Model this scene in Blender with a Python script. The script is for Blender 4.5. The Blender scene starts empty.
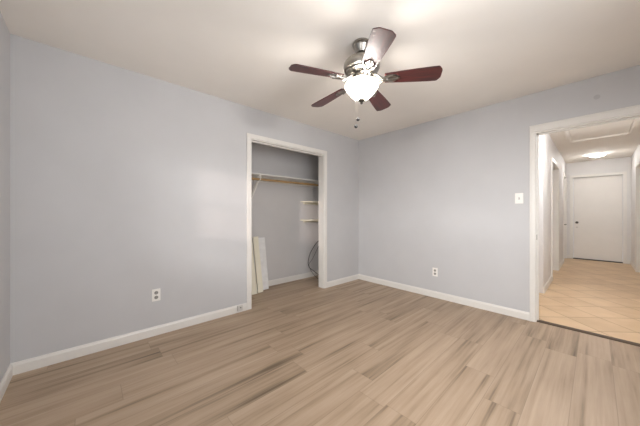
import bpy, bmesh, math, random
from mathutils import Vector, Matrix
random.seed(4)
R = math.radians
sc = bpy.context.scene
C = bpy.context.collection

# ------------------------------------------------------------------ camera, light, exposure
cam_d = bpy.data.cameras.new('camera')
cam_d.sensor_width = 36.0
cam_d.lens = 36.0 * 252 / 640
cam_d.clip_start = 0.02
cam = bpy.data.objects.new('camera', cam_d)
C.objects.link(cam)
cam.location = (0, 0, 1.16)
cam.rotation_euler = (R(90), 0, R(47.5))
sc.camera = cam

sc.view_settings.view_transform = 'Standard'
sc.view_settings.look = 'None'
sc.view_settings.gamma = 1
sc.view_settings.use_curve_mapping = False
sc.cycles.diffuse_bounces = 10
sc.cycles.max_bounces = 14
sc.view_settings.exposure = 0.0

w = bpy.data.worlds.new('world')
sc.world = w
w.use_nodes = True
bg = w.node_tree.nodes['Background']
bg.inputs[0].default_value = (0.80, 0.88, 1.0, 1)
bg.inputs[1].default_value = 1.0

def light(name, kind, loc, rot=None, direction=None, energy=10, color=(1, 1, 1), **kw):
    d = bpy.data.lights.new(name, kind)
    d.energy = energy
    d.color = color
    for k, v in kw.items():
        setattr(d, k, v)
    o = bpy.data.objects.new(name, d)
    o.location = loc
    if direction is not None:
        o.rotation_euler = Vector(direction).to_track_quat('-Z', 'Y').to_euler()
    elif rot:
        o.rotation_euler = rot
    C.objects.link(o)
    return o

# low sun through the window in the wall at the photographer's back
K_SUN, K_FRONT, K_RIGHT, K_FAN, K_HALL, K_NEAR, K_FB, K_BULB = 1.1, 62, 48, 5.0, 54, 34, 15, 43
light('sun', 'SUN', (0, -3, 4), direction=(-1, 1.84, -0.26), energy=K_SUN, color=(1.0, 0.80, 0.72), angle=R(2.6))
# front daylight by an added window; right and ground bounce lamps are added fill
light('daylight_front_window', 'AREA', (0.15, -2.7, 2.12), direction=(-0.16, 1, -0.16), energy=K_FRONT,
      color=(1.0, 0.985, 0.975), shape='RECTANGLE', size=2.2, size_y=0.7, spread=R(80))
light('fill_right_window', 'AREA', (0.72, 0.95, 1.42), direction=(-1, 0, 0.0), energy=K_RIGHT,
      color=(0.95, 0.97, 1.0), shape='RECTANGLE', size=1.5, size_y=1.25)
light('fill_front_window', 'AREA', (-0.2, -0.62, 1.30), direction=(-0.15, 1, 0.45), energy=K_FB,
      color=(1.0, 0.98, 0.95), shape='RECTANGLE', size=1.2, size_y=1.1)
# unseen fill light added to brighten the hall, just beyond the doorway
light('hall_fill_near_door', 'POINT', (0.02, 4.3, 2.27), energy=K_NEAR, color=(0.98, 0.985, 1.0), shadow_soft_size=0.09)
light('fan_bulb', 'POINT', (-1.189, 1.514, 2.095), energy=K_BULB, color=(1.0, 0.95, 0.90), shadow_soft_size=0.035)
FAN_EMIT = K_FAN
HALL_EMIT = K_HALL

# ------------------------------------------------------------------ material helpers
def lin(r, g, b):
    f = lambda c: (c / 255 / 12.92) if c / 255 <= 0.04045 else ((c / 255 + 0.055) / 1.055) ** 2.4
    return (f(r), f(g), f(b), 1)

class NT:
    def __init__(self, name):
        self.m = bpy.data.materials.new(name)
        self.m.use_nodes = True
        self.t = self.m.node_tree
        self.n = self.t.nodes
        self.p = self.n['Principled BSDF']
    def node(self, typ, **kw):
        o = self.n.new(typ)
        for k, v in kw.items():
            setattr(o, k, v)
        return o
    def set(self, sock, v):
        if isinstance(v, bpy.types.NodeSocket):
            self.t.links.new(v, sock)
        else:
            sock.default_value = v
    def math(self, op, a, b=0.0, c=None):
        o = self.node('ShaderNodeMath', operation=op)
        self.set(o.inputs[0], a)
        self.set(o.inputs[1], b)
        if c is not None:
            self.set(o.inputs[2], c)
        return o.outputs[0]
    def pos(self):
        g = self.node('ShaderNodeNewGeometry')
        s = self.node('ShaderNodeSeparateXYZ')
        self.t.links.new(g.outputs['Position'], s.inputs[0])
        return g.outputs['Position'], s.outputs[0], s.outputs[1], s.outputs[2]
    def comb(self, x, y, z):
        o = self.node('ShaderNodeCombineXYZ')
        self.set(o.inputs[0], x); self.set(o.inputs[1], y); self.set(o.inputs[2], z)
        return o.outputs[0]
    def noise(self, vec, scale, detail=2, rough=0.5):
        o = self.node('ShaderNodeTexNoise')
        self.set(o.inputs['Vector'], vec)
        o.inputs['Scale'].default_value = scale
        o.inputs['Detail'].default_value = detail
        o.inputs['Roughness'].default_value = rough
        return o.outputs['Fac']
    def ramp(self, fac, stops):
        o = self.node('ShaderNodeValToRGB')
        e = o.color_ramp.elements
        while len(e) < len(stops):
            e.new(0.5)
        for el, (p, c) in zip(e, stops):
            el.position = p; el.color = c
        self.set(o.inputs[0], fac)
        return o.outputs[0]
    def mix(self, fac, a, b, mode='MIX'):
        o = self.node('ShaderNodeMix', data_type='RGBA', blend_type=mode)
        self.set(o.inputs['Factor'], fac)
        self.set(o.inputs['A'], a)
        self.set(o.inputs['B'], b)
        return o.outputs['Result']
    def bump(self, h, strength=0.2, dist=0.002):
        o = self.node('ShaderNodeBump')
        o.inputs['Strength'].default_value = strength
        o.inputs['Distance'].default_value = dist
        self.set(o.inputs['Height'], h)
        self.t.links.new(o.outputs[0], self.p.inputs['Normal'])

def paint(name, col, rough=0.6, var=0.02, scale=3.0, spec=0.3, bump=0.05):
    n = NT(name)
    p, x, y, z = n.pos()
    f = n.noise(p, scale, 3)
    a = tuple(c * (1 - var) for c in col[:3]) + (1,)
    b = tuple(min(1, c * (1 + var)) for c in col[:3]) + (1,)
    n.set(n.p.inputs['Base Color'], n.ramp(f, [(0.3, a), (0.7, b)]))
    n.p.inputs['Roughness'].default_value = rough
    n.p.inputs['Specular IOR Level'].default_value = spec
    if bump:
        n.bump(n.noise(p, 160, 2), bump, 0.001)
    return n

WALLCOL = (0.545, 0.545, 0.555, 1)
M = {}
M['wall'] = paint('grey_blue_wall_paint', WALLCOL, 0.55).m
# wall with the hall doorway: the same paint and one small scuff above the door
n = paint('grey_blue_wall_paint_scuffed', WALLCOL, 0.55)
g = n.node('ShaderNodeNewGeometry')
d = n.node('ShaderNodeVectorMath', operation='DISTANCE')
n.set(d.inputs[0], g.outputs['Position']); d.inputs[1].default_value = (0.012, 3.506, 2.246)
src = n.p.inputs['Base Color'].links[0].from_socket
n.set(n.p.inputs['Base Color'], n.mix(n.math('LESS_THAN', d.outputs['Value'], 0.022), src, (0.46, 0.46, 0.47, 1)))
M['wall_scuff'] = n.m
M['outside'] = paint('sun_blocker_render', (0.55, 0.53, 0.50, 1), 0.8, 0.08).m
M['hall_wall'] = paint('hall_wall_paint', (0.72, 0.71, 0.705, 1), 0.5).m
M['closet_wall'] = paint('closet_wall_paint', (0.60, 0.59, 0.59, 1), 0.6).m
M['ceiling'] = paint('ceiling_paint', (0.86, 0.825, 0.775, 1), 0.8, 0.015).m
M['trim'] = paint('white_trim_paint', (0.75, 0.73, 0.695, 1), 0.35, 0.015, 4, 0.5, 0.0).m
M['door'] = paint('white_door_paint', (0.76, 0.735, 0.70, 1), 0.4, 0.015, 4, 0.5, 0.0).m
M['plastic'] = paint('white_plastic', (0.85, 0.83, 0.79, 1), 0.3, 0.01, 4, 0.5, 0).m
M['slot'] = paint('grey_receptacle', (0.30, 0.29, 0.27, 1), 0.4, 0.02, 4, 0.5, 0).m
M['dark'] = paint('dark_rubber_and_gap', (0.03, 0.028, 0.03, 1), 0.5, 0.05, 4, 0.4, 0).m
M['threshold'] = paint('dark_brown_threshold', lin(78, 62, 47), 0.6, 0.12, 9, 0.4, 0.1).m
M['cream'] = paint('cream_painted_board', (0.84, 0.80, 0.66, 1), 0.5, 0.02, 4, 0.4, 0).m
M['greyboard'] = paint('pale_grey_board', (0.78, 0.78, 0.78, 1), 0.5, 0.06, 14, 0.4, 0).m
M['plate'] = paint('grey_plastic', (0.60, 0.58, 0.55, 1), 0.4, 0.02, 4, 0.4, 0).m

def metal(name, col, rough):
    n = NT(name)
    p, x, y, z = n.pos()
    f = n.noise(p, 60, 2)
    n.set(n.p.inputs['Base Color'], n.ramp(f, [(0.3, tuple(c * .9 for c in col) + (1,)), (0.7, tuple(col) + (1,))]))
    n.p.inputs['Metallic'].default_value = 1
    n.p.inputs['Roughness'].default_value = rough
    return n.m
M['nickel'] = metal('brushed_nickel', (0.36, 0.34, 0.31), 0.28)
M['nickel_dark'] = metal('aged_nickel', (0.13, 0.12, 0.105), 0.4)
M['bronze'] = paint('dark_bronze', (0.07, 0.062, 0.05, 1), 0.4, 0.05, 9, 0.5, 0).m
M['steel'] = metal('steel', (0.5, 0.49, 0.47), 0.3)

def wood(name, c1, c2, axis=(1, 10, 10), rough=0.3, coat=0.0, obj_coords=True, scale=8):
    n = NT(name)
    tc = n.node('ShaderNodeTexCoord')
    mp = n.node('ShaderNodeMapping')
    n.set(mp.inputs[0], tc.outputs['Object']); mp.inputs['Scale'].default_value = axis
    f = n.noise(mp.outputs[0], scale, 5, 0.6)
    n.set(n.p.inputs['Base Color'], n.ramp(f, [(0.3, c1), (0.7, c2)]))
    n.p.inputs['Roughness'].default_value = rough
    n.p.inputs['Coat Weight'].default_value = coat
    n.p.inputs['Coat Roughness'].default_value = 0.34
    return n.m
M['mahogany'] = wood('red_mahogany_wood', (0.022, 0.005, 0.005, 1), (0.10, 0.011, 0.010, 1), (1, 14, 14), 0.5, 0.5, scale=5)
M['rod'] = wood('pine_rod_wood', (0.26, 0.16, 0.065, 1), (0.42, 0.27, 0.12, 1), (12, 1, 12), 0.45, 0.1)

def emit(name, col, strength, base=(0.9, 0.88, 0.84, 1)):
    n = NT(name)
    p, x, y, z = n.pos()
    f = n.noise(p, 18, 3)
    n.set(n.p.inputs['Base Color'], n.ramp(f, [(0.3, tuple(c * .95 for c in base[:3]) + (1,)), (0.7, base)]))
    n.p.inputs['Roughness'].default_value = 0.3
    n.p.inputs['Emission Color'].default_value = col
    n.p.inputs['Emission Strength'].default_value = strength
    return n.m
M['bowl'] = emit('frosted_glowing_glass', (1.0, 0.925, 0.86, 1), FAN_EMIT)
M['halllamp'] = emit('glowing_diffuser', (1.0, 0.98, 0.96, 1), HALL_EMIT)

# frosted glass lets part of the bulb's light straight through
bt = M['bowl'].node_tree; pb = bt.nodes['Principled BSDF']
tb = bt.nodes.new('ShaderNodeBsdfTransparent'); mb = bt.nodes.new('ShaderNodeMixShader'); mb.inputs[0].default_value = 0.35
bt.links.new(pb.outputs[0], mb.inputs[1]); bt.links.new(tb.outputs[0], mb.inputs[2])
bt.links.new(mb.outputs[0], bt.nodes['Material Output'].inputs[0])

n = NT('window_glass')
n.n.remove(n.p)
tr = n.node('ShaderNodeBsdfTransparent'); gl = n.node('ShaderNodeBsdfGlossy'); gl.inputs['Roughness'].default_value = 0.02
mx = n.node('ShaderNodeMixShader')
mx.inputs[0].default_value = 0.04
n.t.links.new(tr.outputs[0], mx.inputs[1]); n.t.links.new(gl.outputs[0], mx.inputs[2])
n.t.links.new(mx.outputs[0], n.n['Material Output'].inputs[0])
M['glass'] = n.m

# vinyl plank floor, boards running along Y
n = NT('taupe_plank_floor')
p, x, y, z = n.pos()
PW, PL = 0.188, 1.22
rx = n.math('DIVIDE', n.math('ADD', x, 0.10 + PW * 40), PW)
row = n.math('FLOOR', rx)
wn = n.node('ShaderNodeTexWhiteNoise', noise_dimensions='1D'); n.set(wn.inputs['W'], row)
ry = n.math('ADD', n.math('DIVIDE', n.math('ADD', y, 20.0), PL), wn.outputs['Value'])
colm = n.math('FLOOR', ry)
idv = n.comb(row, colm, 0.0)
wn2 = n.node('ShaderNodeTexWhiteNoise', noise_dimensions='3D'); n.set(wn2.inputs['Vector'], idv)
rnd = wn2.outputs['Value']
off = n.math('MULTIPLY', rnd, 37.0)
gv = n.comb(n.math('MULTIPLY', x, 12.0), n.math('MULTIPLY_ADD', y, 0.5, off), off)
grain = n.noise(gv, 1.5, 4, 0.55)
gv2 = n.comb(n.math('MULTIPLY', x, 40.0), n.math('MULTIPLY_ADD', y, 1.3, off), off)
streak = n.noise(n.comb(n.math('MULTIPLY', x, 24.0), n.math('MULTIPLY_ADD', y, 0.55, off), off), 1.0, 2, 0.5)
streak = n.math('MULTIPLY', n.math('MAXIMUM', n.math('SUBTRACT', streak, 0.55), 0.0), 1.1)
fine = n.noise(gv2, 2.0, 4, 0.65)
gv3 = n.comb(n.math('MULTIPLY', x, 3.0), n.math('MULTIPLY_ADD', y, 1.1, off), off)
blotch = n.noise(gv3, 1.6, 3, 0.5)
val = n.math('ADD', n.math('MULTIPLY', rnd, 0.12), n.math('ADD', n.math('MULTIPLY', grain, 0.72), n.math('MULTIPLY', fine, 0.32)))
val = n.math('SUBTRACT', n.math('ADD', val, n.math('MULTIPLY', blotch, 0.30)), n.math('ADD', streak, -0.01))
base = n.ramp(val, [(0.42, lin(106, 90, 72)), (0.56, lin(143, 124, 103)), (0.70, lin(167, 145, 122)), (0.92, lin(183, 162, 140))])
fx = n.math('FRACT', rx); fy = n.math('FRACT', ry)
ex = n.math('MULTIPLY', n.math('MINIMUM', fx, n.math('SUBTRACT', 1.0, fx)), PW)
ey = n.math('MULTIPLY', n.math('MINIMUM', fy, n.math('SUBTRACT', 1.0, fy)), PL)
edge = n.math('MINIMUM', ex, ey)
seam = n.math('LESS_THAN', edge, 0.0016)
n.set(n.p.inputs['Base Color'], n.mix(n.math('MULTIPLY', seam, 0.4), base, lin(104, 86, 70)))
n.p.inputs['Roughness'].default_value = 0.42
n.p.inputs['Specular IOR Level'].default_value = 0.4
n.bump(n.math('ADD', n.math('MULTIPLY', fine, 0.3), n.math('MULTIPLY', seam, -1.0)), 0.25, 0.001)
M['planks'] = n.m

# hall tiles laid on the diagonal
n = NT('beige_diagonal_tile')
p, x, y, z = n.pos()
TS = 0.343
a = n.math('DIVIDE', n.math('MULTIPLY', n.math('ADD', n.math('ADD', x, y), 20.05), 0.7071), TS)
b = n.math('DIVIDE', n.math('MULTIPLY', n.math('ADD', n.math('SUBTRACT', y, x), 20.12), 0.7071), TS)
fa = n.math('FRACT', a); fb = n.math('FRACT', b)
ea = n.math('MINIMUM', fa, n.math('SUBTRACT', 1.0, fa)); eb = n.math('MINIMUM', fb, n.math('SUBTRACT', 1.0, fb))
grout = n.math('LESS_THAN', n.math('MINIMUM', ea, eb), 0.012)
wn = n.node('ShaderNodeTexWhiteNoise', noise_dimensions='3D'); n.set(wn.inputs['Vector'], n.comb(n.math('FLOOR', a), n.math('FLOOR', b), 0.0))
v = n.math('ADD', n.math('MULTIPLY', wn.outputs['Value'], 0.3), n.math('MULTIPLY', n.noise(p, 5, 4), 0.7))
base = n.ramp(v, [(0.3, lin(196, 166, 130)), (0.7, lin(214, 186, 150))])
n.set(n.p.inputs['Base Color'], n.mix(grout, base, lin(150, 120, 88)))
n.p.inputs['Roughness'].default_value = 0.4
n.bump(n.math('MULTIPLY', grout, -1.0), 0.3, 0.002)
M['tile'] = n.m

# ------------------------------------------------------------------ mesh helpers
def box(bm, x0, x1, y0, y1, z0, z1, bevel=0.0):
    v = [bm.verts.new((x, y, z)) for x in (x0, x1) for y in (y0, y1) for z in (z0, z1)]
    fs = [(0, 1, 3, 2), (4, 6, 7, 5), (0, 4, 5, 1), (2, 3, 7, 6), (0, 2, 6, 4), (1, 5, 7, 3)]
    F = [bm.faces.new([v[i] for i in f]) for f in fs]
    if bevel:
        es = list({e for f in F for e in f.edges})
        bmesh.ops.bevel(bm, geom=es, offset=bevel, segments=2, profile=0.5, affect='EDGES')

def prism(bm, prof, p0, p1, up=Vector((0, 0, 1))):
    """extrude a closed 2D profile (side, up) from p0 to p1"""
    p0 = Vector(p0); p1 = Vector(p1)
    d = (p1 - p0).normalized(); s = d.cross(up).normalized(); u = s.cross(d)
    r0 = [bm.verts.new(p0 + s * a + u * b) for a, b in prof]
    r1 = [bm.verts.new(p1 + s * a + u * b) for a, b in prof]
    k = len(prof)
    for i in range(k):
        bm.faces.new([r0[i], r0[(i + 1) % k], r1[(i + 1) % k], r1[i]])
    bm.faces.new(r0[::-1]); bm.faces.new(r1)

def tube(bm, pts, r, seg=12, caps=True):
    pts = [Vector(q) for q in pts]
    rings = []
    prev = None
    for i, q in enumerate(pts):
        d = (pts[min(i + 1, len(pts) - 1)] - pts[max(i - 1, 0)]).normalized()
        if prev is None:
            a = d.cross(Vector((0, 0, 1)))
            if a.length < 1e-3:
                a = d.cross(Vector((1, 0, 0)))
        else:
            a = prev - d * prev.dot(d)
        a.normalize(); prev = a
        b_ = d.cross(a)
        rr = r[i] if isinstance(r, (list, tuple)) else r
        rings.append([bm.verts.new(q + (a * math.cos(t) + b_ * math.sin(t)) * rr) for t in [2 * math.pi * j / seg for j in range(seg)]])
    for A, B in zip(rings, rings[1:]):
        for j in range(seg):
            bm.faces.new([A[j], A[(j + 1) % seg], B[(j + 1) % seg], B[j]])
    if caps:
        bm.faces.new(rings[0][::-1]); bm.faces.new(rings[-1])

def lathe(bm, prof, c=(0, 0, 0), seg=48):
    """prof: (radius, z) pairs around the vertical axis through c"""
    rings = []
    for r_, z_ in prof:
        if r_ < 1e-6:
            rings.append([bm.verts.new((c[0], c[1], c[2] + z_))])
        else:
            rings.append([bm.verts.new((c[0] + r_ * math.cos(t), c[1] + r_ * math.sin(t), c[2] + z_)) for t in [2 * math.pi * j / seg for j in range(seg)]])
    for A, B in zip(rings, rings[1:]):
        for j in range(seg):
            k = (j + 1) % seg
            if len(A) == 1 and len(B) == 1: continue
            if len(A) == 1: bm.faces.new([A[0], B[k], B[j]])
            elif len(B) == 1: bm.faces.new([A[j], A[k], B[0]])
            else: bm.faces.new([A[j], A[k], B[k], B[j]])

def obj(name, bm, mat, parent=None, loc=(0, 0, 0), rot=(0, 0, 0), smooth=False):
    bmesh.ops.recalc_face_normals(bm, faces=bm.faces)
    me = bpy.data.meshes.new(name)
    bm.to_mesh(me); bm.free()
    if smooth:
        for p_ in me.polygons: p_.use_smooth = True
        try: me.set_sharp_from_angle(angle=R(35))
        except Exception: pass
    me.materials.append(M[mat])
    o = bpy.data.objects.new(name, me)
    C.objects.link(o)
    o.location = loc; o.rotation_euler = rot
    if parent: o.parent = parent
    return o

def struct(name, bm, mat, parent=None, **kw):
    o = obj(name, bm, mat, parent, **kw)
    if not parent: o['kind'] = 'structure'
    return o

def thing(name, label, cat, loc=(0, 0, 0), rot=(0, 0, 0), group=None):
    o = bpy.data.objects.new(name, None); C.objects.link(o)
    o.empty_display_size = 0.05
    o.location = loc; o.rotation_euler = rot
    o['label'] = label; o['category'] = cat
    if group: o['group'] = group
    return o

def tag(o, label, cat, group=None):
    o['label'] = label; o['category'] = cat
    if group: o['group'] = group
    return o

def boxes(*bs, bevel=0.0):
    bm = bmesh.new()
    for b_ in bs: box(bm, *b_, bevel=bevel)
    return bm

# ------------------------------------------------------------------ room shell
H = 2.44
AX = -2.82          # face of the closet wall
AX2 = -2.93         # its back, inside the closet
CX = -3.50          # closet back wall
BY, BY2 = 3.506, 3.62
FY = -0.415         # wall behind the camera's left
DX = 0.51           # wall to the camera's right
CO0, CO1, COZ = 1.438, 2.672, 2.070      # closet opening
DO0, DO1, DOZ = -0.436, 0.366, 2.025      # hall doorway
HXL, HXR, HY = -0.505, 0.555, 9.07       # hall

struct('floor', boxes((CX - 0.1, DX + 0.15, FY - 0.15, BY + 0.02, -0.06, 0)), 'planks')
struct('floor_hall', boxes((-1.2, 1.3, BY + 0.075, HY + 0.2, -0.06, 0)), 'tile')
bm = bmesh.new(); prism(bm, [(0.036, 0), (0.036, 0.003), (0.022, 0.010), (-0.022, 0.010), (-0.036, 0.003), (-0.036, 0)],
                        (DO0 + 0.0, BY + 0.0475, 0.0), (DO1, BY + 0.0475, 0.0))
box(bm, DO0 - .1, DO1 + .1, BY + 0.02, BY + 0.075, -0.06, -0.0005)
struct('trim_1', bm, 'threshold')
struct('ceiling', boxes((CX - 0.1, 1.3, FY - 0.15, HY + 0.2, H, H + 0.08)), 'ceiling')

struct('wall_left', boxes((AX2, AX, FY, CO0, 0, H), (AX2, AX, CO1, BY, 0, H), (AX2, AX, CO0, CO1, COZ, H)), 'wall')
struct('wall_back', boxes((CX - 0.1, DO0, BY, BY2, 0, H), (DO1, DX + 0.12, BY, BY2, 0, H), (DO0, DO1, BY, BY2, DOZ, H)), 'wall_scuff')
W1 = (-2.15, -1.12, 1.06, 1.87)   # window in the front wall
W2 = (0.20, 1.70, 0.80, 2.00)     # added window in the right wall, for fill light
W3 = (-0.75, 0.35, 0.85, 2.02)    # added second window in the front wall, to light the back wall
struct('wall_front', boxes((AX2, W1[0], FY - 0.12, FY, 0, H), (W1[1], W3[0], FY - 0.12, FY, 0, H), (W3[1], DX + 0.12, FY - 0.12, FY, 0, H),
                           (W3[0], W3[1], FY - 0.12, FY, 0, W3[2]), (W3[0], W3[1], FY - 0.12, FY, W3[3], H),
                           (W1[0], W1[1], FY - 0.12, FY, 0, W1[2]), (W1[0], W1[1], FY - 0.12, FY, W1[3], H)), 'wall')
struct('wall_right', boxes((DX, DX + 0.12, FY, W2[0], 0, H), (DX, DX + 0.12, W2[1], BY, 0, H),
                           (DX, DX + 0.12, W2[0], W2[1], 0, W2[2]), (DX, DX + 0.12, W2[0], W2[1], W2[3], H)), 'wall')
# slab added outside to keep the low sun off the right and middle windows
struct('added_sun_blocker', boxes((2.0, 2.2, -5.6, 3.4, -0.2, 3.4)), 'outside')
# closet shell
struct('wall_closet_back', boxes((CX - 0.1, CX, 1.0, BY, 0, H)), 'closet_wall')
struct('wall_closet_side', boxes((CX, AX2, 1.0, 1.1, 0, H)), 'closet_wall')
# thin lining so the closet's far end carries the closet paint
struct('wall_closet_end', boxes((CX, AX2, BY - 0.02, BY, 0, H)), 'closet_wall')

# windows; the right and second front ones are added to let light in
def sash(bm, u0, u1, z0, z1, mk, t=0.035):
    for a in ((u0, u1, z0, z0 + t), (u0, u1, z1 - t, z1), (u0, u0 + t, z0 + t, z1 - t), (u1 - t, u1, z0 + t, z1 - t)):
        box(bm, *mk(a))
for nm, W in (('window_1', W1), ('added_window_3', W3)):
    bm = bmesh.new(); zm = (W[2] + W[3]) / 2
    sash(bm, W[0], W[1], W[2], zm + 0.02, lambda a: (a[0], a[1], FY - 0.10, FY - 0.075, a[2], a[3]))
    sash(bm, W[0], W[1], zm - 0.02, W[3], lambda a: (a[0], a[1], FY - 0.07, FY - 0.045, a[2], a[3]))
    w_ = struct(nm, bm, 'trim')
    obj('pane', boxes((W[0] + .035, W[1] - .035, FY - 0.09, FY - 0.086, W[2] + .035, zm - .015), (W[0] + .035, W[1] - .035, FY - 0.06, FY - 0.056, zm + .015, W[3] - .035)), 'glass', w_)
bm = bmesh.new(); zm = (W2[2] + W2[3]) / 2; ym = (W2[0] + W2[1]) / 2
mk = lambda a: (DX + 0.06, DX + 0.10, a[0], a[1], a[2], a[3])
sash(bm, W2[0], ym, W2[2], W2[3], mk); sash(bm, ym, W2[1], W2[2], W2[3], mk)
wn2_ = struct('added_window_2', bm, 'trim')
obj('pane', boxes((DX + .078, DX + .082, W2[0] + .035, ym - .035, W2[2] + .035, W2[3] - .035), (DX + .078, DX + .082, ym + .035, W2[1] - .035, W2[2] + .035, W2[3] - .035)), 'glass', wn2_)
def casing_rect(bm, u0, u1, z0, z1, wd, mk, sill=True):
    for a in ((u0 - wd, u0, z0, z1), (u1, u1 + wd, z0, z1), (u0 - wd, u1 + wd, z1, z1 + wd), (u0 - wd, u1 + wd, z0 - wd, z0)):
        box(bm, *mk(a), bevel=0.003)
bm = bmesh.new(); casing_rect(bm, *W1, 0.06, lambda a: (a[0], a[1], FY, FY + 0.015, a[2], a[3])); struct('trim_2', bm, 'trim')
bm = bmesh.new(); casing_rect(bm, *W3, 0.06, lambda a: (a[0], a[1], FY, FY + 0.015, a[2], a[3])); struct('trim_11', bm, 'trim')
bm = bmesh.new(); casing_rect(bm, *W2, 0.06, lambda a: (DX - 0.015, DX, a[0], a[1], a[2], a[3])); struct('trim_3', bm, 'trim')

# baseboards: height 8.5 cm with an eased top
BP = [(0, 0), (0.014, 0), (0.014, 0.066), (0.009, 0.078), (0.007, 0.086), (0, 0.086)]
def baseboard(name, *runs):
    bm = bmesh.new()
    for p0, p1 in runs: prism(bm, BP, (p0[0], p0[1], 0), (p1[0], p1[1], 0))
    return struct(name, bm, 'trim')
CW = 0.048
DW = 0.036
baseboard('baseboard_left', ((AX, FY), (AX, CO0 - CW)), ((AX, CO1 + CW), (AX, BY)))
baseboard('baseboard_back', ((AX + 0.014, BY), (DO0 - DW - .003, BY)), )
baseboard('baseboard_front', ((DX - 0.014, FY), (AX + 0.014, FY)))
baseboard('baseboard_right', ((DX, BY - 0.0), (DX, FY)))
baseboard('baseboard_closet', ((CX, 1.1), (CX, BY - 0.02)), ((CX + .014, BY - 0.02), (AX2, BY - 0.02)))
baseboard('baseboard_hall', ((HXL, 4.83), (HXL, 5.80)), ((HXL, 7.03), (HXL, 8.17)), ((HXL + .014, HY), (-0.445, HY)),
          ((0.50, HY), (HXR - .014, HY)), ((HXR, HY), (HXR, 8.10)))

# closet casing and lining
bm = bmesh.new()
x0, x1 = AX, AX + 0.016
box(bm, x0, x1, CO0 - CW, CO0 + 0.010, 0, COZ - .004, bevel=0.003)
box(bm, x0, x1, CO1 - 0.008, CO1 + CW, 0, COZ - .004, bevel=0.003)
box(bm, x0, x1, CO0 - CW, CO1 + CW, COZ - 0.004, COZ + CW, bevel=0.003)
box(bm, AX2 - 0.002, AX + 0.004, CO0, CO0 + 0.016, 0, COZ - 0.016)
box(bm, AX2 - 0.002, AX + 0.004, CO1 - 0.016, CO1, 0, COZ - 0.016)
box(bm, AX2 - 0.002, AX + 0.004, CO0, CO1, COZ - 0.016, COZ)
box(bm, AX - 0.075, AX - 0.035, CO0 + 0.016, CO1 - 0.016, COZ - 0.030, COZ - 0.016)   # track strip
struct('trim_4', bm, 'trim')

# doorway casing and lining
bm = bmesh.new()
for ys in ((BY - 0.018, BY), (BY2, BY2 + 0.016)):
    box(bm, DO0 - DW, DO0 + 0.009, *ys, 0, DOZ - .004, bevel=0.004)
    box(bm, DO1 - 0.009, DO1 + DW, *ys, 0, DOZ - .004, bevel=0.004)
    box(bm, DO0 - DW, DO1 + DW, *ys, DOZ - 0.004, DOZ + .062, bevel=0.004)
box(bm, DO0 - DW - .003, DO0 - DW + .012, BY - 0.024, BY, 0, DOZ + .052, bevel=0.003)      # raised outer bead
box(bm, DO0 - DW - .004, DO1 + DW, BY - 0.024, BY, DOZ + .052, DOZ + .066, bevel=0.003)
box(bm, DO0, DO0 + 0.016, BY - 0.004, BY2 + .004, 0.001, DOZ - 0.016)
box(bm, DO1 - 0.016, DO1, BY - 0.004, BY2 + .004, 0.001, DOZ - 0.016)
box(bm, DO0, DO1, BY - 0.004, BY2 + .004, DOZ - 0.016, DOZ)
box(bm, DO0 + .016, DO0 + 0.027, BY + 0.045, BY + .08, 0.01, DOZ - 0.016)                 # door stop
box(bm, DO0 + .016, DO1 - .016, BY + 0.045, BY + .08, DOZ - 0.027, DOZ - 0.016)
tr5 = struct('trim_5', bm, 'trim')
obj('strike_plate', boxes((DO0 + 0.0155, DO0 + 0.0175, BY + 0.008, BY + 0.034, 0.875, 0.93)), 'nickel_dark', tr5)

# ------------------------------------------------------------------ hall shell
LR = HXL - 0.13
bm = boxes((LR - 0.6, LR - 0.08 + .08, BY2, 4.83, 0, H))
bm.free()
LW0, LW1 = 5.86, 6.97
bm = boxes((LR - 0.10, LR, BY2, 4.83, 0, H), (LR - 0.10, HXL, 4.83, LW0, 0, H), (LR - 0.10, HXL, LW1, 8.23, 0, H),
           (LR - 0.10, HXL, LW0, LW1, 2.05, H), (LR - 0.10, HXL, 8.97, HY, 0, H), (LR - 0.10, HXL, 8.23, 8.97, 2.05, H))
struct('wall_hall_left', bm, 'hall_wall')
RW0, RW1 = 7.05, 7.92
bm = boxes((HXR, HXR + 0.2, BY2, RW0, 0, H), (HXR, HXR + 0.2, RW1, HY, 0, H), (HXR, HXR + 0.2, RW0, RW1, 2.05, H))
struct('wall_hall_right', bm, 'hall_wall')
ED0, ED1, EDZ = -0.375, 0.435, 2.05
bm = boxes((LR - 0.1, ED0, HY, HY + 0.12, 0, H), (ED1, HXR + 0.2, HY, HY + 0.12, 0, H), (ED0, ED1, HY, HY + 0.12, EDZ, H))
struct('wall_hall_end', bm, 'hall_wall')
# casing of the end door
bm = bmesh.new()
box(bm, ED0 - .06, ED0, HY - .016, HY, 0, EDZ, bevel=.003); box(bm, ED1, ED1 + .06, HY - .016, HY, 0, EDZ, bevel=.003)
box(bm, ED0 - .06, ED1 + .06, HY - .016, HY, EDZ, EDZ + .06, bevel=.003)
struct('trim_6', bm, 'trim')
# casings of the side openings
def side_casing(name, X, s, y0, y1, z1, reveal):
    bm = bmesh.new()
    xa, xb = sorted((X, X + s * 0.016))
    box(bm, xa, xb, y0 - .06, y0, 0, z1, bevel=.003); box(bm, xa, xb, y1, y1 + .06, 0, z1, bevel=.003)
    box(bm, xa, xb, y0 - .06, y1 + .06, z1, z1 + .06, bevel=.003)
    xa, xb = sorted((X, X - s * reveal))
    box(bm, xa, xb, y0, y0 + .012, 0, z1 - .012); box(bm, xa, xb, y1 - .012, y1, 0, z1 - .012); box(bm, xa, xb, y0, y1, z1 - .012, z1)
    struct(name, bm, 'trim')
side_casing('trim_7', HXL, 1, LW0, LW1, 2.05, 0.13)
side_casing('trim_8', HXL, 1, 8.23, 8.97, 2.05, 0.03)
side_casing('trim_9', HXR, -1, RW0, RW1, 2.05, 0.10)

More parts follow.
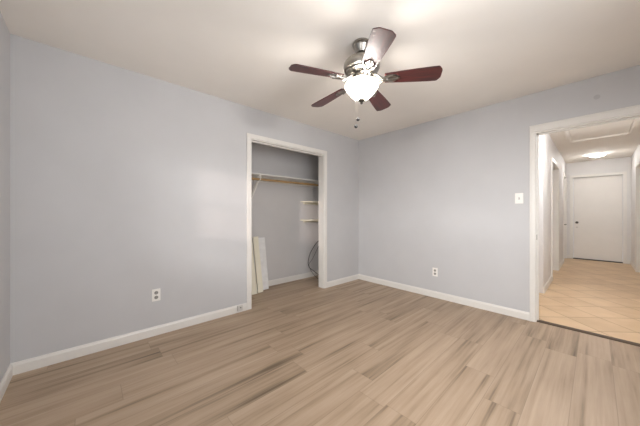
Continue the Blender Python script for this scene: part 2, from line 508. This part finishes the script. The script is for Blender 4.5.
# doors
def knob(parent, p, axis, mat='nickel_dark'):
    bm = bmesh.new(); ax = Vector(axis); p = Vector(p)
    tube(bm, [p + ax * t for t in (0, .006, .0061, .03, .0301, .04, .055, .062)], [.03, .03, .012, .011, .02, .027, .026, .012], 20)
    return obj('door_knob', bm, mat, parent, smooth=True)
d1 = struct('door_1', boxes((ED0 + .004, ED1 - .004, HY + 0.055, HY + 0.095, 0.022, EDZ - .005)), 'door')
knob(d1, (ED0 + 0.065, HY + 0.055, 0.92), (0, -1, 0))
bm = bmesh.new(); p = Vector((ED0 + 0.065, HY + 0.055, 0.80)); tube(bm, [p, p + Vector((0, -.008, 0)), p + Vector((0, -.012, 0))], [.02, .02, .012], 16)
obj('lock_plate', bm, 'plate', d1, smooth=True)
struct('door_gap_shade', boxes((ED0, ED1, HY + .005, HY + .11, 0, .016)), 'dark')  # dark strip set in for the shade of the gap under the end door
d2 = struct('door_2', boxes((LR - 0.05, LR - 0.015, LW0 + .002, LW1 - .002, 0.012, 2.045)), 'door')
knob(d2, (LR - .015, LW0 + .07, .95), (1, 0, 0))
d3 = struct('door_3', boxes((HXL - 0.065, HXL - 0.03, 8.234, 8.966, 0.012, 2.045)), 'door')
bm = bmesh.new(); tube(bm, [(HXL - .03, 8.30, .885), (HXL + .03, 8.30, .885), (HXL + .04, 8.33, .885), (HXL + .04, 8.40, .885)], .011, 10)
obj('door_handle', bm, 'nickel_dark', d3, smooth=True)
d4 = struct('door_4', boxes((HXR + 0.10, HXR + 0.135, RW0 + .002, RW1 - .002, 0.012, 2.045)), 'door')
knob(d4, (HXR + .10, RW0 + .07, .95), (-1, 0, 0))

# attic hatch in the hall ceiling
ah = thing('attic_hatch', 'white framed attic hatch panel set in the hall ceiling', 'hatch', (0.045, 5.62, H))
bm = bmesh.new()
hx, hy = 0.335, 0.68
for a in ((-hx - .04, -hx + .02, -hy - .04, hy + .04), (hx - .02, hx + .04, -hy - .04, hy + .04), (-hx + .02, hx - .02, hy - .02, hy + .04), (-hx + .02, hx - .02, -hy - .04, -hy + .02)):
    box(bm, *a, -.022, 0, bevel=.006)
    box(bm, a[0] + .012, a[1] - .012, a[2] + .012, a[3] - .012, -.030, -.018, bevel=.004)
obj('frame', bm, 'ceiling', ah)
obj('panel', boxes((-hx + .025, hx - .025, -hy + .025, hy - .025, -.010, 0)), 'ceiling', ah)
# hall lamp
hl = thing('ceiling_light', 'lit flush white oval light on the hall ceiling near the far door', 'ceiling light', (0.03, 8.12, H))
bm = bmesh.new(); lathe(bm, [(0, 0), (.125, 0), (.13, -.006), (.125, -.018), (.11, -.02), (0, -.02)]); obj('base', bm, 'plastic', hl, smooth=True)
bm = bmesh.new(); lathe(bm, [(.120, -.0201), (.119, -.03), (.108, -.046), (.07, -.058), (0, -.062)]); obj('diffuser', bm, 'halllamp', hl, smooth=True)

# ------------------------------------------------------------------ closet fittings
SZ = 1.72
sh = thing('closet_shelf', 'white painted shelf above the wooden rod in the closet', 'shelf', (CX, 2.3, SZ))
L0, L1 = 1.1 - 2.3, BY - .02 - 2.3
obj('board', boxes((0.001, 0.305, L0 + .001, L1 - .001, -.018, 0.0), bevel=.002), 'trim', sh)
obj('cleat', boxes((0.001, 0.019, L0 + .02, L1 - .02, -.085, -.018)), 'trim', sh)
for yb in (1.79 - 2.3,):
    bm = bmesh.new()
    box(bm, 0.001, 0.006, yb - .014, yb + .014, -.36, -.09)
    box(bm, 0.02, 0.30, yb - .014, yb + .014, -.024, -.0185)
    tube(bm, [(0.006, yb, -.34), (0.29, yb, -.03)], .019, 10)
    tube(bm, [(0.285, yb, -.02), (0.300, yb, -.045), (0.298, yb, -.085), (0.27, yb, -.095), (0.245, yb, -.085)], .007, 10)
    obj('shelf_bracket', bm, 'plastic', sh, smooth=True)
rod = bmesh.new(); tube(rod, [(CX + .27, 1.103, SZ - .080), (CX + .27, BY - .023, SZ - .080)], .0175, 20)
tag(obj('closet_rod', rod, 'rod', smooth=True), 'round bare wood hanging rod just under the long closet shelf', 'rod')
for zz, dd, lab in ((1.365, .20, 'upper small white shelf at the right end of the closet'), (1.045, .20, 'lower small white shelf at the right end of the closet')):
    s = thing('wall_shelf', lab, 'shelf', (CX, 3.1, zz), group=None)
    bm = bmesh.new()
    pr = [(0.001, -.36), (0.05, -.36)] + [(0.20 - .15 * math.cos(t), -.36 + .12 * math.sin(t)) for t in []] + [(dd * .75, -.33), (dd, -.24), (dd, .375), (0.001, .375)]
    lo = [bm.verts.new((a, b_, -.018)) for a, b_ in pr]; hi = [bm.verts.new((a, b_, 0)) for a, b_ in pr]
    bm.faces.new(lo); bm.faces.new(hi)
    for i in range(len(pr)): bm.faces.new([lo[i], lo[(i + 1) % len(pr)], hi[(i + 1) % len(pr)], hi[i]])
    obj('board', bm, 'cream', s)
    obj('cleat', boxes((.001, .02, -.30, .375, -.05, -.018)), 'cream', s)

# boards leaning on the closet's back wall
def leaning(name, y0, y1, zt, xb, th, mat, label, group=None, roll=0.0, xt=CX + .003):
    bm = bmesh.new(); Lg = math.hypot(zt, xb - xt)
    box(bm, 0, th, y0 - (y0 + y1) / 2, y1 - (y0 + y1) / 2, 0, Lg, bevel=.002)
    ang = -math.atan2(xb - xt, zt)
    o = obj(name, bm, mat, loc=(xb, (y0 + y1) / 2, 0.003), rot=(roll, ang, 0))
    return tag(o, label, 'board', group)
leaning('grey_board', 1.60, 2.02, 0.775, CX + .125, .018, 'greyboard', 'wide pale grey panel leaning on the closet back wall, rearmost of the boards')
leaning('leaning_board', 1.80, 1.885, 0.80, CX + .20, .014, 'cream', 'cream trim board leaning in front of the grey panel, right of the other trim boards', xt=CX + .045)
leaning('leaning_board', 1.69, 1.775, 0.765, CX + .225, .014, 'cream', 'cream trim board leaning in the closet, middle of the three trim boards', xt=CX + .06)
leaning('leaning_board', 1.57, 1.665, 0.72, CX + .25, .014, 'cream', 'cream trim board leaning nearest the closet left jamb, shortest of the three', xt=CX + .06)

# loose cable at the closet's right
bm = bmesh.new()
def curve(pts, nn=8):
    out = []; P = [Vector(pts[0])] + [Vector(q) for q in pts] + [Vector(pts[-1])]
    for i in range(1, len(P) - 2):
        for k in range(nn):
            t = k / nn; a, b_, c_, d_ = P[i - 1:i + 3]
            out.append(0.5 * ((2 * b_) + (c_ - a) * t + (2 * a - 5 * b_ + 4 * c_ - d_) * t * t + (3 * b_ - a - 3 * c_ + d_) * t ** 3))
    out.append(P[-1]); return out
tube(bm, curve([(-3.49, 3.16, .64), (-3.46, 3.04, .57), (-3.44, 2.91, .43), (-3.43, 2.86, .29), (-3.43, 2.89, .19), (-3.42, 2.98, .12), (-3.38, 3.05, .05), (-3.33, 3.10, .008)]), .0052, 8)
tube(bm, curve([(-3.49, 3.20, .60), (-3.44, 2.99, .36), (-3.42, 2.87, .24), (-3.41, 2.95, .08), (-3.36, 3.00, .008), (-3.30, 2.96, .008), (-3.25, 3.04, .008)]), .0035, 8)
tag(obj('cable', bm, 'dark', smooth=True), 'thin dark cable looping down to the closet floor at the right', 'cable')

# ------------------------------------------------------------------ outlets and switch
def outlet(loc, rz, label):
    t = thing('wall_outlet', label, 'outlet', loc, (0, 0, rz))
    bm = bmesh.new(); box(bm, -.035, .035, -.006, 0, -.0575, .0575, bevel=.0025)
    obj('cover_plate', bm, 'plastic', t)
    for zz in (.022, -.022):
        bm = bmesh.new(); tube(bm, [(0, -.0055, zz), (0, -.0085, zz)], .0165, 20)
        r_ = obj('receptacle', bm, 'slot', t)
        obj('slot', boxes((-.008, -.006, -.0093, -.0085, zz - .002, zz + .008), (.006, .008, -.0093, -.0085, zz - .002, zz + .008)), 'dark', r_)
    return t
outlet((AX, 0.47, 0.381), R(90), 'white duplex outlet on the left wall, left of the closet')
outlet((-1.484, BY, 0.349), 0, 'white duplex outlet low on the wall between closet corner and doorway')
sw = thing('light_switch', 'white light switch plate beside the hall doorway', 'switch', (-.566, BY, 1.322))
bm = bmesh.new(); box(bm, -.037, .037, -.006, 0, -.058, .058, bevel=.0025); obj('cover_plate', bm, 'plastic', sw)
bm = bmesh.new(); box(bm, -.006, .006, -.0075, -.006, -.012, .012); obj('toggle_slot', bm, 'slot', sw)
obj('toggle', boxes((-.004, .004, -.018, -.0075, -.002, .008), bevel=.001), 'plastic', sw)
jk = thing('cable_jack', 'small grey cable jack on the baseboard left of the closet', 'jack', (AX + .014, 1.297, 0.052), (0, 0, R(90)))
bm = bmesh.new(); box(bm, -.032, .032, -.018, 0, -.032, .032, bevel=.004); obj('housing', bm, 'plate', jk)
bm = bmesh.new(); tube(bm, [(0.004, -.018, .006), (0.004, -.026, .006)], .006, 12); obj('connector', bm, 'dark', jk)

# ------------------------------------------------------------------ ceiling fan
HUB = (-1.189, 1.514)
fan = thing('ceiling_fan', 'five blade mahogany ceiling fan with nickel motor and lit glass bowl', 'ceiling fan', (HUB[0], HUB[1], H))
def fp(name, prof, mat, parent=fan):
    bm = bmesh.new(); lathe(bm, [(r_, z_ - H) for r_, z_ in prof]); return obj(name, bm, mat, parent, smooth=True)
fp('canopy', [(0, 2.44), (.062, 2.44), (.068, 2.435), (.068, 2.425), (.060, 2.418), (.062, 2.408), (.056, 2.400), (.050, 2.385), (.040, 2.372), (.036, 2.366), (0, 2.366)], 'nickel')
fp('downrod', [(0, 2.3665), (.013, 2.3665), (.013, 2.345), (.028, 2.343), (.030, 2.333), (.024, 2.326), (0, 2.326)], 'nickel_dark')
fp('motor_housing', [(0, 2.3255), (.05, 2.3255), (.085, 2.318), (.112, 2.303), (.116, 2.292), (.128, 2.288), (.135, 2.275), (.135, 2.245), (.128, 2.232), (.114, 2.228), (.110, 2.216), (.085, 2.204), (.06, 2.200), (0, 2.200)], 'nickel')
fp('switch_housing', [(0, 2.1995), (.058, 2.1995), (.066, 2.19), (.066, 2.172), (.075, 2.168), (.078, 2.160), (.070, 2.155), (0, 2.155)], 'nickel')
bowl = fp('glass_bowl', [(.060, 2.1545), (.070, 2.154), (.084, 2.149), (.106, 2.138), (.122, 2.126), (.126, 2.116), (.122, 2.104), (.110, 2.086), (.094, 2.066), (.078, 2.046), (.060, 2.030), (.032, 2.018), (0, 2.015)], 'bowl')
fp('finial', [(0, 2.0145), (.024, 2.0145), (.027, 2.008), (.018, 2.002), (.012, 1.997), (.008, 1.993), (.010, 1.987), (.006, 1.981), (0, 1.979)], 'nickel_dark', bowl)

def blade_bm():
    # outline in (along, across); long axis +X
    top = [(.170, .044), (.22, .049), (.30, .056), (.40, .063), (.48, .067), (.528, .068), (.536, .064), (.553, .040), (.556, .030)]
    pts = top + [(a, -b_) for a, b_ in reversed(top)]
    bm = bmesh.new(); th = .0035
    lo = [bm.verts.new((a, b_, -th)) for a, b_ in pts]; hi = [bm.verts.new((a, b_, th)) for a, b_ in pts]
    f1 = bm.faces.new(lo); f2 = bm.faces.new(hi)
    for i in range(len(pts)): bm.faces.new([lo[i], lo[(i + 1) % len(pts)], hi[(i + 1) % len(pts)], hi[i]])
    return bm
def iron_bm():
    bm = bmesh.new()
    # scrolled arm: two curved straps meeting in a leaf-shaped pad under the blade
    for s in (-1, 1):
        tube(bm, curve([(.075, s * .012, .030), (.105, s * .030, .012), (.135, s * .030, -.010), (.165, s * .014, -.012), (.20, s * .022, -.010), (.228, s * .034, -.009)]),
             .008, 10)
    tube(bm, curve([(.07, 0, .030), (.11, 0, .004), (.15, 0, -.012), (.19, 0, -.012), (.262, 0, -.010)]), [.012] * 12 + [.009] * 12 + [.006] * 9, 10)
    pad = [(.165, .018), (.185, .034), (.215, .040), (.235, .036), (.250, .022), (.272, .010), (.276, 0)]
    pts = pad + [(a, -b_) for a, b_ in reversed(pad[:-1])]
    lo = [bm.verts.new((a, b_, -.0095)) for a, b_ in pts]; hi = [bm.verts.new((a, b_, -.0038)) for a, b_ in pts]
    bm.faces.new(lo); bm.faces.new(hi)
    for i in range(len(pts)): bm.faces.new([lo[i], lo[(i + 1) % len(pts)], hi[(i + 1) % len(pts)], hi[i]])
    for a, b_ in ((.20, .024), (.20, -.024), (.25, 0)):
        tube(bm, [(a, b_, -.0095), (a, b_, -.013), (a, b_, -.0145)], [.006, .006, .003], 10)
    return bm
BZ = 2.162
PHASE = 58.0
PITCH, DROOP = R(-12.5), R(2.2)
first = None
for k in range(5):
    phi = PHASE + 72 * k           # angle in the (right, forward) frame of the photograph
    ang = R(phi + 47.5)            # right axis of that frame lies 47.5 deg from +X
    rot = (Matrix.Rotation(ang, 4, 'Z') @ Matrix.Rotation(DROOP, 4, 'Y') @ Matrix.Rotation(PITCH, 4, 'X')).to_euler()
    if first is None:
        b_ = obj('blade', blade_bm(), 'mahogany', fan)
        i_ = obj('blade_iron', iron_bm(), 'nickel', fan, smooth=True)
        first = (b_, i_)
    else:
        b_, i_ = first[0].copy(), first[1].copy()
        C.objects.link(b_); C.objects.link(i_)
        b_.parent = fan; i_.parent = fan
    for o in (b_, i_):
        o.location = (0, 0, BZ - H); o.rotation_euler = rot
# pull chains behind the bowl
fw = Vector((-.737, .6756, 0)); rt = Vector((.6756, .737, 0))
for dep, lat, zf in ((.147, -.004, 1.922), (.150, -.020, 1.866)):
    q = fw * dep + rt * lat; q0 = fw * .07 + rt * lat * .5
    bm = bmesh.new(); tube(bm, [(q0.x, q0.y, 2.163 - H), (q.x * .9, q.y * .9, 2.160 - H), (q.x, q.y, 2.14 - H), (q.x, q.y, zf + .012 - H)], .0004, 6)
    ch = obj('pull_chain', bm, 'nickel_dark', fan)
    bm = bmesh.new(); lathe(bm, [(0, .014), (.005, .012), (.012, .006), (.015, -.002), (.012, -.010), (.005, -.015), (0, -.016)], (q.x, q.y, zf - H), 20)
    obj('pull_fob', bm, 'dark', ch, smooth=True)
